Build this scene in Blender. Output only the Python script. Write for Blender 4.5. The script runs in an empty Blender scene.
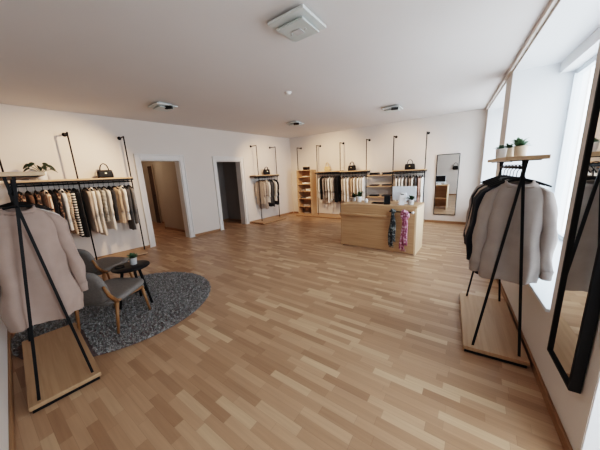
import bpy, bmesh, math, random
from mathutils import Vector, Matrix
from math import sin, cos, pi, radians as RD

C = bpy.context.scene.collection
scn = bpy.context.scene

# ------------------------------------------------------------------ materials
def newmat(name):
    m = bpy.data.materials.new(name); m.use_nodes = True
    nt = m.node_tree; b = nt.nodes['Principled BSDF']
    return m, nt, b

def mat(name, col, rough=0.6, metal=0.0, var=0.06, scale=12.0, bump=0.0, bscale=200.0, spec=0.5, sheen=0.0):
    """plain procedural material: base colour with soft noise variation and optional fine bump"""
    m, nt, b = newmat(name); N = nt.nodes; Lk = nt.links
    tc = N.new('ShaderNodeTexCoord')
    if var > 0:
        nz = N.new('ShaderNodeTexNoise'); nz.inputs['Scale'].default_value = scale; nz.inputs['Detail'].default_value = 3
        Lk.new(tc.outputs['Object'], nz.inputs['Vector'])
        rp = N.new('ShaderNodeValToRGB')
        rp.color_ramp.elements[0].position = .3; rp.color_ramp.elements[1].position = .7
        rp.color_ramp.elements[0].color = [c * (1 - var) for c in col] + [1]
        rp.color_ramp.elements[1].color = [min(1, c * (1 + var)) for c in col] + [1]
        Lk.new(nz.outputs['Fac'], rp.inputs['Fac']); Lk.new(rp.outputs['Color'], b.inputs['Base Color'])
    else:
        b.inputs['Base Color'].default_value = (*col, 1)
    b.inputs['Roughness'].default_value = rough; b.inputs['Metallic'].default_value = metal
    b.inputs['Specular IOR Level'].default_value = spec
    if sheen: b.inputs['Sheen Weight'].default_value = sheen
    if bump > 0:
        n2 = N.new('ShaderNodeTexNoise'); n2.inputs['Scale'].default_value = bscale; n2.inputs['Detail'].default_value = 2
        Lk.new(tc.outputs['Object'], n2.inputs['Vector'])
        bp = N.new('ShaderNodeBump'); bp.inputs['Strength'].default_value = bump; bp.inputs['Distance'].default_value = .004
        Lk.new(n2.outputs['Fac'], bp.inputs['Height']); Lk.new(bp.outputs['Normal'], b.inputs['Normal'])
    return m

def wood(name, c1, c2, axis=1, rough=.5, scale=1.0):
    """straight-grained wood; grain runs along the given object axis"""
    m, nt, b = newmat(name); N = nt.nodes; Lk = nt.links
    tc = N.new('ShaderNodeTexCoord'); mp = N.new('ShaderNodeMapping')
    s = [38 * scale] * 3; s[axis] = 1.6 * scale; mp.inputs['Scale'].default_value = s
    nz = N.new('ShaderNodeTexNoise'); nz.inputs['Scale'].default_value = 1.0; nz.inputs['Detail'].default_value = 5; nz.inputs['Distortion'].default_value = .6
    rp = N.new('ShaderNodeValToRGB'); rp.color_ramp.elements[0].position = .3; rp.color_ramp.elements[1].position = .72
    rp.color_ramp.elements[0].color = (*c1, 1); rp.color_ramp.elements[1].color = (*c2, 1)
    Lk.new(tc.outputs['Object'], mp.inputs['Vector']); Lk.new(mp.outputs['Vector'], nz.inputs['Vector'])
    Lk.new(nz.outputs['Fac'], rp.inputs['Fac']); Lk.new(rp.outputs['Color'], b.inputs['Base Color'])
    b.inputs['Roughness'].default_value = rough
    return m

def stripes(name, c1, c2, freq, rough=.85, frac=.5, axis='Z'):
    m, nt, b = newmat(name); N = nt.nodes; Lk = nt.links
    tc = N.new('ShaderNodeTexCoord'); sp = N.new('ShaderNodeSeparateXYZ')
    Lk.new(tc.outputs['Object'], sp.inputs[0])
    mu = N.new('ShaderNodeMath'); mu.operation = 'MULTIPLY'; mu.inputs[1].default_value = freq
    fr = N.new('ShaderNodeMath'); fr.operation = 'FRACT'
    gt = N.new('ShaderNodeMath'); gt.operation = 'GREATER_THAN'; gt.inputs[1].default_value = frac
    mx = N.new('ShaderNodeMix'); mx.data_type = 'RGBA'
    mx.inputs[6].default_value = (*c1, 1); mx.inputs[7].default_value = (*c2, 1)
    Lk.new(sp.outputs[axis], mu.inputs[0]); Lk.new(mu.outputs[0], fr.inputs[0]); Lk.new(fr.outputs[0], gt.inputs[0])
    Lk.new(gt.outputs[0], mx.inputs[0]); Lk.new(mx.outputs[2], b.inputs['Base Color'])
    b.inputs['Roughness'].default_value = rough
    return m

def blotch(name, c1, c2, scale=30, pos=.5, c3=None):
    m, nt, b = newmat(name); N = nt.nodes; Lk = nt.links
    tc = N.new('ShaderNodeTexCoord'); v = N.new('ShaderNodeTexNoise'); v.inputs['Scale'].default_value = scale; v.inputs['Detail'].default_value = 1
    rp = N.new('ShaderNodeValToRGB'); rp.color_ramp.interpolation = 'CONSTANT'
    rp.color_ramp.elements[0].position = 0; rp.color_ramp.elements[0].color = (*c1, 1)
    rp.color_ramp.elements[1].position = pos; rp.color_ramp.elements[1].color = (*c2, 1)
    if c3:
        e = rp.color_ramp.elements.new(pos + .1); e.color = (*c3, 1)
    Lk.new(tc.outputs['Object'], v.inputs['Vector']); Lk.new(v.outputs['Fac'], rp.inputs['Fac']); Lk.new(rp.outputs['Color'], b.inputs['Base Color'])
    b.inputs['Roughness'].default_value = .9
    return m

def floor_mat():
    """three-strip parquet: staves 6.7 cm wide running along the room's x axis, each with its own tone"""
    m, nt, b = newmat('oak_parquet'); N = nt.nodes; Lk = nt.links
    def math_(op, a, bb=None):
        n = N.new('ShaderNodeMath'); n.operation = op
        for i, v in enumerate((a, bb)):
            if v is None: continue
            if isinstance(v, (int, float)): n.inputs[i].default_value = v
            else: Lk.new(v, n.inputs[i])
        return n.outputs[0]
    tc = N.new('ShaderNodeTexCoord'); sp = N.new('ShaderNodeSeparateXYZ'); Lk.new(tc.outputs['Object'], sp.inputs[0])
    X, Y = sp.outputs['X'], sp.outputs['Y']
    yr = math_('MULTIPLY', Y, 1 / .062)
    row = math_('FLOOR', yr)
    w1 = N.new('ShaderNodeTexWhiteNoise'); w1.noise_dimensions = '1D'; Lk.new(row, w1.inputs['W'])
    xo = math_('ADD', math_('MULTIPLY', X, 1 / .34), math_('MULTIPLY', w1.outputs['Value'], 17.0))
    col = math_('FLOOR', xo)
    cb = N.new('ShaderNodeCombineXYZ'); Lk.new(row, cb.inputs[0]); Lk.new(col, cb.inputs[1])
    w2 = N.new('ShaderNodeTexWhiteNoise'); w2.noise_dimensions = '2D'; Lk.new(cb.outputs[0], w2.inputs['Vector'])
    rp = N.new('ShaderNodeValToRGB'); e = rp.color_ramp.elements
    e[0].position = 0; e[0].color = (.325, .195, .118, 1)
    e[1].position = 1; e[1].color = (.560, .400, .262, 1)
    for p_, c_ in ((.25, (.375, .232, .143)), (.6, (.425, .270, .170)), (.86, (.470, .312, .200))):
        q = e.new(p_); q.color = (*c_, 1)
    Lk.new(w2.outputs['Value'], rp.inputs['Fac'])
    # grain
    mp = N.new('ShaderNodeMapping'); mp.inputs['Scale'].default_value = (3, 60, 1); Lk.new(tc.outputs['Object'], mp.inputs['Vector'])
    ofs = N.new('ShaderNodeVectorMath'); ofs.operation = 'ADD'
    Lk.new(mp.outputs['Vector'], ofs.inputs[0]); Lk.new(w2.outputs['Color'], ofs.inputs[1])
    nz = N.new('ShaderNodeTexNoise'); nz.inputs['Scale'].default_value = 1; nz.inputs['Detail'].default_value = 4; Lk.new(ofs.outputs[0], nz.inputs['Vector'])
    gr = math_('ADD', math_('MULTIPLY', nz.outputs['Fac'], .35), .83)
    # joints
    fy = math_('FRACT', yr); jy = math_('LESS_THAN', fy, .028)
    fx = math_('FRACT', xo); jx = math_('LESS_THAN', fx, .006)
    j = math_('MAXIMUM', jy, jx); jj = math_('SUBTRACT', 1.0, math_('MULTIPLY', j, .22))
    k = math_('MULTIPLY', gr, jj)
    mx = N.new('ShaderNodeMix'); mx.data_type = 'RGBA'; mx.blend_type = 'MULTIPLY'; mx.inputs[0].default_value = 1
    cc = N.new('ShaderNodeCombineColor')
    for i in range(3): Lk.new(k, cc.inputs[i])
    Lk.new(rp.outputs['Color'], mx.inputs[6]); Lk.new(cc.outputs[0], mx.inputs[7]); Lk.new(mx.outputs[2], b.inputs['Base Color'])
    b.inputs['Roughness'].default_value = .36; b.inputs['Specular IOR Level'].default_value = .45
    return m

M = {}
M['wall'] = mat('warm_white_paint', (.70, .645, .60), .9, var=.012, scale=2, bump=.08, bscale=300)
M['ceil'] = mat('ceiling_paint', (.68, .645, .625), .95, var=.01, scale=2)
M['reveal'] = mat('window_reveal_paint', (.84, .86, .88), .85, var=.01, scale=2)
M['trim'] = mat('satin_door_trim', (.72, .695, .67), .5, var=.01)
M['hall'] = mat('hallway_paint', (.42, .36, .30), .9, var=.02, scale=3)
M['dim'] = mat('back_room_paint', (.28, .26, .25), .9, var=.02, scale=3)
M['floor'] = floor_mat()
M['skirt'] = wood('oak_baseboard', (.26, .145, .075), (.36, .21, .115), 0, .5, .3)
M['skirty'] = wood('oak_baseboard_along', (.26, .145, .075), (.36, .21, .115), 1, .5, .3)
M['oak'] = wood('pale_oak_shelf', (.50, .335, .205), (.60, .425, .275), 1, .5)
M['oakx'] = wood('pale_oak_panel', (.43, .265, .145), (.55, .355, .21), 0, .5)
M['oakz'] = wood('pale_oak_upright', (.43, .265, .145), (.55, .355, .21), 2, .5)
M['oakend'] = wood('light_oak_end', (.66, .50, .34), (.74, .58, .41), 2, .5)
M['plat'] = wood('oak_platform', (.38, .235, .135), (.47, .305, .185), 1, .5)
M['leg'] = wood('honey_oak_leg', (.24, .115, .045), (.33, .17, .07), 2, .45)
M['black'] = mat('black_powder_coat', (.008, .008, .009), .55, var=.0, spec=.25)
M['blacktop'] = mat('black_table_top', (.010, .010, .012), .4, var=.0, spec=.3)
M['leather'] = mat('black_leather', (.009, .008, .008), .5, var=.1, bump=.2, bscale=400, spec=.3)
M['gold'] = mat('pale_brass', (.75, .62, .38), .3, 1.0, var=0)
M['mirror'] = mat('silver_mirror', (.86, .88, .88), .0, 1.0, var=0)
M['white'] = mat('white_ceramic', (.80, .79, .77), .35, var=.02)
M['potgrey'] = mat('grey_stoneware', (.50, .49, .48), .6, var=.05)
M['pottan'] = mat('sandy_ceramic', (.66, .55, .44), .6, var=.05)
M['soil'] = mat('dark_soil', (.03, .02, .015), .95, var=.3, scale=60)
M['leaf'] = mat('green_leaf', (.055, .13, .045), .5, var=.35, scale=25)
M['leafd'] = mat('dark_green_leaf', (.025, .06, .022), .5, var=.3, scale=25)
M['leafk'] = mat('blackish_green_leaf', (.012, .026, .012), .5, var=.3, scale=25)
M['leafs'] = mat('sage_succulent_leaf', (.13, .22, .13), .5, var=.3, scale=30)
M['wicker'] = mat('pale_wicker', (.62, .42, .24), .8, var=.2, scale=60, bump=.5, bscale=150)
M['greyfab'] = mat('grey_wool_upholstery', (.195, .178, .165), .95, var=.1, scale=60, bump=.3, bscale=500)
M['rug'] = mat('rug_backing', (.20, .152, .148), 1, var=.2, scale=20)
M['pile'] = blotch('grey_shag', (.23, .22, .212), (.32, .31, .30), 34, .46, (.42, .405, .39))
M['plastic'] = mat('silver_plastic', (.66, .69, .72), .4, var=0)
M['paper'] = mat('white_acrylic', (.88, .89, .90), .3, var=0)
M['fixture'] = mat('fixture_white', (.60, .62, .60), .5, var=.02)
M['fixglass'] = mat('frosted_fixture_panel', (.52, .55, .53), .3, var=.03)
M['dark'] = mat('dark_recess', (.006, .006, .006), .6, var=0)
M['doorbrown'] = mat('dark_brown_door', (.085, .052, .032), .5, var=.1)
M['frame'] = mat('white_window_frame', (.74, .80, .85), .4, var=0)
M['screen'] = mat('dark_screen', (.01, .01, .012), .12, var=0)
def glass():
    m, nt, b = newmat('clear_window_glass'); N = nt.nodes; Lk = nt.links
    tr = N.new('ShaderNodeBsdfTransparent'); tr.inputs[0].default_value = (.96, .985, 1, 1)
    gl = N.new('ShaderNodeBsdfGlossy'); gl.inputs['Roughness'].default_value = .02
    fr = N.new('ShaderNodeFresnel'); fr.inputs[0].default_value = 1.25
    mx = N.new('ShaderNodeMixShader'); mm = N.new('ShaderNodeMath'); mm.operation = 'MULTIPLY'; mm.inputs[1].default_value = .25; Lk.new(fr.outputs[0], mm.inputs[0]); Lk.new(mm.outputs[0], mx.inputs[0]); Lk.new(tr.outputs[0], mx.inputs[1]); Lk.new(gl.outputs[0], mx.inputs[2])
    Lk.new(mx.outputs[0], N['Material Output'].inputs['Surface']); return m
M['glass'] = glass()

FAB = {}
def fab(key, col, **k):
    FAB[key] = mat('fabric_' + key, col, .92, var=k.get('var', .07), scale=9, bump=.25, bscale=260, spec=.2, sheen=.15)
fab('cream', (.72, .67, .61)); fab('white', (.78, .75, .71)); fab('ivory', (.66, .59, .52)); fab('beige', (.47, .38, .31))
fab('tan', (.50, .37, .27)); fab('taupe', (.27, .22, .19)); fab('mushroom', (.36, .31, .275)); fab('slate', (.085, .085, .09))
fab('charcoal', (.045, .045, .048)); fab('black', (.010, .010, .012)); fab('navy', (.018, .022, .032)); fab('pinkbeige', (.36, .27, .23))
fab('greige', (.36, .31, .28)); fab('pink', (.62, .42, .38)); fab('brown', (.13, .075, .05)); fab('grey', (.22, .21, .205))
FAB['stripe'] = stripes('fabric_black_white_stripe', (.72, .68, .62), (.02, .02, .022), 22, frac=.5)
FAB['finestripe'] = stripes('fabric_fine_stripe', (.72, .68, .60), (.03, .03, .034), 40, frac=.55)
FAB['ruststripe'] = stripes('fabric_rust_stripe', (.74, .62, .50), (.40, .20, .12), 26, frac=.6, axis='X')
FAB['floral'] = blotch('fabric_dark_print', (.03, .022, .02), (.30, .16, .10), 26, .54, (.50, .40, .30))
FAB['beigeprint'] = blotch('fabric_beige_print', (.46, .34, .25), (.60, .48, .38), 22, .5, (.30, .20, .14))
FAB['greyscarf'] = blotch('fabric_grey_scarf', (.03, .035, .04), (.09, .10, .10), 30, .5, (.26, .28, .27))
FAB['pinkscarf'] = blotch('fabric_pink_scarf', (.28, .09, .145), (.48, .22, .30), 34, .5, (.62, .46, .50))

# ------------------------------------------------------------------ mesh builder
class MB:
    def __init__(s): s.bm = bmesh.new()
    def box(s, x0, x1, y0, y1, z0, z1, bev=0.0, mtx=None):
        r = bmesh.ops.create_cube(s.bm, size=1.0); vs = r['verts']
        for v in vs:
            v.co = Vector(((x0 + x1) / 2 + v.co.x * (x1 - x0), (y0 + y1) / 2 + v.co.y * (y1 - y0), (z0 + z1) / 2 + v.co.z * (z1 - z0)))
        if bev > 0:
            es = list({e for v in vs for e in v.link_edges})
            r = bmesh.ops.bevel(s.bm, geom=es, offset=bev, segments=2, affect='EDGES', profile=.5)
            vs = list({v for f in r['faces'] for v in f.verts} | {v for v in vs if v.is_valid})
        if mtx is not None:
            for v in vs: v.co = mtx @ v.co
        return s
    def loft(s, rings, cap0=True, cap1=True, close=True):
        R = [[s.bm.verts.new(p) for p in ring] for ring in rings]
        n = len(R[0])
        for a, b in zip(R[:-1], R[1:]):
            for i in range(n if close else n - 1):
                j = (i + 1) % n
                s.bm.faces.new((a[i], a[j], b[j], b[i]))
        if cap0: s.bm.faces.new(list(reversed(R[0])))
        if cap1: s.bm.faces.new(R[-1])
        return s
    def tube(s, pts, r, n=10, caps=True):
        pts = [Vector(p) for p in pts]; rr = r if isinstance(r, (list, tuple)) else [r] * len(pts)
        rings = []; up = None
        for i, p in enumerate(pts):
            t = (pts[min(i + 1, len(pts) - 1)] - pts[max(i - 1, 0)]).normalized()
            if up is None:
                up = Vector((0, 0, 1)) if abs(t.z) < .9 else Vector((1, 0, 0))
            a = up - t * up.dot(t); a.normalize(); up = a; b = t.cross(a)
            rings.append([p + (a * cos(2 * pi * k / n) + b * sin(2 * pi * k / n)) * rr[i] for k in range(n)])
        return s.loft(rings, caps, caps)
    def bar(s, a, b, w, h=None):
        """flat rectangular bar from a to b"""
        a = Vector(a); b = Vector(b); t = (b - a).normalized(); h = h or w
        up = Vector((0, 0, 1)) if abs(t.z) < .9 else Vector((0, 1, 0))
        u = t.cross(up).normalized(); v = t.cross(u).normalized()
        rings = [[p + u * w / 2 * i + v * h / 2 * j for i, j in ((-1, -1), (1, -1), (1, 1), (-1, 1))] for p in (a, b)]
        return s.loft(rings)
    def lathe(s, prof, n=24, c=(0, 0, 0), cap0=True, cap1=True):
        rings = [[Vector((c[0] + r * cos(2 * pi * k / n), c[1] + r * sin(2 * pi * k / n), c[2] + z)) for k in range(n)] for r, z in prof]
        return s.loft(rings, cap0, cap1)
    def build(s, name, m, parent=None, smooth=False, loc=None, rot=None, label=None):
        bmesh.ops.recalc_face_normals(s.bm, faces=s.bm.faces[:])
        me = bpy.data.meshes.new(name); s.bm.to_mesh(me); s.bm.free()
        me.materials.append(m)
        if smooth:
            for p in me.polygons: p.use_smooth = True
        o = bpy.data.objects.new(name, me); C.objects.link(o)
        if parent is not None: o.parent = parent
        if loc is not None: o.location = loc
        if rot is not None: o.rotation_euler = rot
        if label: o['label'] = label
        return o

def tag(o, label, cat, group=None, kind=None):
    if label: o['label'] = label
    if cat: o['category'] = cat
    if group: o['group'] = group
    if kind: o['kind'] = kind
    return o
def thing(name, label, cat, loc=(0, 0, 0), rz=0, group=None, rot=None):
    o = bpy.data.objects.new(name, None); C.objects.link(o); o.empty_display_size = .1
    o.location = loc; o.rotation_euler = rot if rot else (0, 0, rz)
    return tag(o, label, cat, group)
def copy_tree(o, parent=None):
    c = o.copy(); C.objects.link(c); c.parent = parent
    for ch in list(o.children): copy_tree(ch, c)
    return c

# ------------------------------------------------------------------ the room (metres; camera stands at x=0,y=0)
HC = 2.763; D = 7.468
XL, TL = -6.0863, .0572
XR, TR = .6303, -.07
YF, TF = -.27, -.08
AL = -math.atan(TL); AR = -math.atan(TR)          # yaw of the two side walls
def MW(x0, ang): return Matrix.Translation((x0, 0, 0)) @ Matrix.Rotation(ang, 4, 'Z')
ML = MW(XL, AL)       # local x = into the room, y = along the left wall
MR = MW(XR, AR)       # local x = out through the right wall, y = along it
kL = 1 / cos(AL); kR = 1 / cos(AR)
def struct(name, mb, m, parent=None, smooth=False):
    o = mb.build(name, m, parent, smooth)
    if parent is None: o['kind'] = 'structure'
    return o

# floor, ceiling
struct('floor', MB().box(-11.5, 1.3, -.6, 7.75, -.1, 0), M['floor'])
struct('ceiling', MB().box(-11.5, 1.0, -.6, 7.75, HC, HC + .12), M['ceil'])
# back wall, front wall
struct('wall_back', MB().box(-6.6, .75, D, D + .25, 0, HC), M['wall'])
fw = MB(); ang = math.atan(TF); mf = Matrix.Translation((0, YF, 0)) @ Matrix.Rotation(ang, 4, 'Z')
fw.box(-6.7, 1.25, -.25, 0, 0, HC, mtx=mf); struct('wall_front', fw, M['wall'])

# left wall with two door openings
d1 = (2.45, 3.31, 1.95); d2 = (4.30, 5.14, 1.945)
w = MB()
for a, b, z0, z1 in ((-.4, d1[0], 0, HC), (d1[0], d1[1], d1[2], HC), (d1[1], d2[0], 0, HC), (d2[0], d2[1], d2[2], HC), (d2[1], D + .02, 0, HC)):
    w.box(-.22, 0, a * kL, b * kL, z0, z1, mtx=ML)
struct('wall_left', w, M['wall'])
def door_trim(i, d, top):
    root = thing('door_%d' % i, None, None); root['kind'] = 'structure'
    t = MB(); o = .085
    a, b = d[0] * kL, d[1] * kL
    t.box(-.002, .022, a - o, a, 0, top, .004, ML).box(-.002, .022, b, b + o, 0, top, .004, ML).box(-.002, .022, a, b, d[2], top, .004, ML)
    t.build('door_casing', M['trim'], root)
    t = MB()
    t.box(-.010, .034, a - o - .022, a - o, 0, top + .03, .004, ML).box(-.010, .034, b + o, b + o + .022, 0, top + .03, .004, ML).box(-.010, .034, a - o, b + o, top, top + .03, .004, ML)
    t.build('outer_moulding', M['trim'], root)
    t = MB()
    t.box(-.225, -.001, a, a + .02, 0, d[2], 0, ML).box(-.225, -.001, b - .02, b, 0, d[2], 0, ML).box(-.225, -.001, a + .02, b - .02, d[2] - .02, d[2], 0, ML)
    t.build('door_jamb', M['trim'], root)
door_trim(1, d1, 2.045); door_trim(2, d2, 2.035)

# hallway behind door 1 and the small room behind door 2
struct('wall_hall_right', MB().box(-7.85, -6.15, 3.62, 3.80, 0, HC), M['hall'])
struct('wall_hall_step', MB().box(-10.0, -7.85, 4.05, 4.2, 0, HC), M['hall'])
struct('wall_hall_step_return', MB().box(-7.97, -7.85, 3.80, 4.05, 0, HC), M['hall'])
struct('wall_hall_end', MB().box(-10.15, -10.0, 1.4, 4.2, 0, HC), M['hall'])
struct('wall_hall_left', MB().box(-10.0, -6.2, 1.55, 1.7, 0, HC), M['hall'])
dr = thing('door_3', None, None, (-9.12, 4.048, 0)); dr['kind'] = 'structure'
MB().box(-.16, .16, -.03, 0, 0, 1.98, .004).build('door_leaf', M['doorbrown'], dr)
MB().box(-.20, -.16, -.045, 0, 0, 2.04, .004).box(.16, .20, -.045, 0, 0, 2.04, .004).box(-.16, .16, -.045, 0, 1.98, 2.04, .004).build('door_casing', M['hall'], dr)
MB().tube([(.12, -.03, 1.0), (.12, -.07, 1.0), (.03, -.07, 1.0)], .01).build('door_handle', M['black'], dr, True)
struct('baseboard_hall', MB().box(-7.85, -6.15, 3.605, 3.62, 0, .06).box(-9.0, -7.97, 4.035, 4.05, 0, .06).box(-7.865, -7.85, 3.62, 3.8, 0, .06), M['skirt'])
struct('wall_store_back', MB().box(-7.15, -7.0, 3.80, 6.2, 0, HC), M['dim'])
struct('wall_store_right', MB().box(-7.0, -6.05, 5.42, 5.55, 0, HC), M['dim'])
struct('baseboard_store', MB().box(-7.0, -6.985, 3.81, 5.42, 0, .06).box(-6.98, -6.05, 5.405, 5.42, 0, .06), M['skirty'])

# baseboards of the shop
bb = MB()
for a, b in ((-.2, d1[0] - .108), (d1[1] + .108, d2[0] - .108), (d2[1] + .108, D - .02)):
    bb.box(0, .016, a * kL, b * kL, 0, .062, .003, ML)
struct('baseboard_left', bb, M['skirty'])
struct('baseboard_back', MB().box(-5.63, .09, D - .016, D, 0, .062, .003), M['skirt'])
struct('baseboard_front', MB().box(-6.0, .62, 0, .016, 0, .062, .003, mf), M['skirt'])

# right wall: piers, beam, parapets and deep window recesses
r1 = (5.12, 7.30); r2 = (2.13, 4.66); r3 = (.30, 1.50)
ZS = .53; ZT = 2.70; DEP = .74
w = MB()
for a, b in ((-.5, r3[0]), (r3[1], r2[0]), (r2[1], r1[0]), (r1[1], D + .1)):
    w.box(0, DEP, a * kR, b * kR, 0, HC, mtx=MR)
for a, b in (r3, r2, r1): w.box(0, DEP, a * kR, b * kR, ZT, HC, mtx=MR)
for a, b in (r2, r1): w.box(0, DEP, a * kR, b * kR, 0, ZS - .02, mtx=MR)
struct('wall_right', w, M['wall'])
bb = MB(); bb.box(-.016, 0, r3[1] * kR, (D - .02) * kR, 0, .062, .003, MR); struct('baseboard_right', bb, M['skirty'])
e = .004
for i, (a, b) in enumerate((r1, r2, r3)):
    a *= kR; b *= kR; zs = ZS if i < 2 else .02
    root = thing('window_%d' % (i + 1), None, None); root['kind'] = 'structure'
    # plastered reveal lining with a downstand lintel in front of the frame
    rv = MB().box(.004, DEP - .02, a, a + e, zs, ZT, 0, MR).box(.004, DEP - .02, b - e, b, zs, ZT, 0, MR).box(.004, DEP - .02, a + e, b - e, ZT - e, ZT, 0, MR)
    rv.box(.46, DEP - .01, a + e, b - e, ZT - .13, ZT - e, 0, MR)
    rv.build('reveal', M['reveal'], root)
    if i < 2:
        MB().box(-.02, DEP - .02, a, b, zs - .02, zs + .004, .004, MR).build('window_sill', M['frame'], root)
    z0, z1 = zs + .004, ZT - .13; f0, f1 = .60, .665
    fr = MB(); q = .055; mid = [a + (b - a) * .5] if i < 2 else []
    fr.box(f0, f1, a + e, a + q, z0, z1, .004, MR).box(f0, f1, b - q, b - e, z0, z1, .004, MR)
    fr.box(f0, f1, a + q, b - q, z0, z0 + q, .004, MR).box(f0, f1, a + q, b - q, z1 - q, z1, .004, MR)
    fr.box(f0 - .03, f0 + .005, a + q + .03, a + q + .05, z0 + .05, z1 - .05, .003, MR)
    fr.box(f0 - .03, f0 + .005, b - q - .05, b - q - .03, z0 + .05, z1 - .05, .003, MR)
    for y in mid: fr.box(f0, f1, y - .035, y + .035, z0 + q, z1 - q, .004, MR)
    fr.build('window_frame', M['frame'], root)
    MB().box(f0 + .03, f0 + .038, a + q - .01, b - q + .01, z0 + q - .01, z1 - q + .01, 0, MR).build('pane', M['glass'], root)
    # portal just outside the glass
    ld = bpy.data.lights.new('daylight_portal_%d' % (i + 1), 'AREA'); ld.shape = 'RECTANGLE'; ld.size = (b - a) - .1; ld.size_y = z1 - z0
    ld.cycles.is_portal = True
    lo = bpy.data.objects.new('daylight_portal_%d' % (i + 1), ld); C.objects.link(lo)
    lo.location = MR @ Vector((.70, (a + b) / 2, (z0 + z1) / 2)); lo.rotation_euler = (RD(90), 0, AR + RD(90))

struct('trim_1', MB().box(-.035, -.0005, (r3[0] - .4) * kR, (D - .03) * kR, HC - .045, HC - .0005, .003, MR), M['wall'])

# ------------------------------------------------------------------ ceiling fixtures
def ceiling_fixture(label, loc, size, spot=True, ox=0, oy=0):
    t = thing('ceiling_light', label, 'ceiling light', loc, 0, None); s = size / 2
    MB().box(-s, s, -s, s, -.052, -.030, .004).build('mounting_plate', M['fixture'], t)
    MB().box(-s * .72, s * .72, -s * .66, s * .78, -.082, -.066, .004).build('diffuser_panel', M['fixglass'], t)
    MB().box(-s * .5, s * .5, -s * .45, s * .55, -.068, -.050).box(-s * .6, s * .6, -s * .6, s * .6, -.032, 0).build('spacer', M['fixture'], t)
    if spot:
        MB().box(-.065, .065, -.022, .022, -.100, -.052, .008, Matrix.Translation((ox, oy, 0)) @ Matrix.Rotation(RD(25), 4, 'Z')).build('spot_head', M['dark'], t)
    else:
        MB().box(-s * .22, s * .22, -s * .16, s * .28, -.088, -.082, .002).build('centre_plate', M['potgrey'], t)
        for i in (-1, 1):
            MB().lathe([(.008, -.088), (.008, -.082)], 10, (i * s * .4, s * .06, 0)).build('screw', M['potgrey'], t, True)
    return t
ceiling_fixture('large square ceiling light near the top of the picture, closest to viewer', (-1.33, 1.95, HC), .36, False)
ceiling_fixture('square ceiling light with dark spot head above the left wall rack', (-4.45, 2.34, HC), .34, True, .15, .02)
ceiling_fixture('square ceiling light with dark spot head above the back left corner', (-3.80, 5.28, HC), .34, True, .12, -.12)
ceiling_fixture('square ceiling light with dark spot head above the sales counter', (-1.52, 5.62, HC), .34, True, .08, -.15)
sd = thing('smoke_detector', 'small round white smoke detector in the middle of the ceiling', 'smoke detector', (-2.52, 3.35, HC))
MB().lathe([(.055, 0), (.055, -.012), (.045, -.018)], 20).build('base', M['white'], sd, True)
MB().lathe([(.04, -.018), (.036, -.035), (.02, -.042)], 20).build('sensor_head', M['white'], sd, True)

# ------------------------------------------------------------------ hangers and garments
def hanger(label, loc, rz, group, hw=.20):
    """origin at the rail centre; the hook goes over the rail"""
    t = thing('clothes_hanger', label, 'hanger', loc, rz, group)
    r = .019
    pts = [(0 + r * cos(a), 0, .0 + r * sin(a)) for a in [RD(x) for x in range(-10, 200, 22)]]
    # hook: over the rail, down to the neck
    path = [(-r, 0, -.008)] + [(r * cos(RD(x)), 0, r * sin(RD(x))) for x in range(180, -50, -23)] + [(.004, 0, -.026), (0, 0, -.075)]
    MB().tube(path, .0028, 6).build('hook', M['black'], t, True)
    n = 13; rings = []
    for i in range(n):
        u = -1 + 2 * i / (n - 1); x = u * hw; z = -.080 - .052 * abs(u) ** 1.5; hh = .012 * (1 - .45 * abs(u)); dd = .009 + .007 * abs(u)
        rings.append([(x, dd * cos(2 * pi * k / 8), z + hh * sin(2 * pi * k / 8)) for k in range(8)])
    MB().loft(rings).build('shoulder_bar', M['black'], t, True)
    return t

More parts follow.
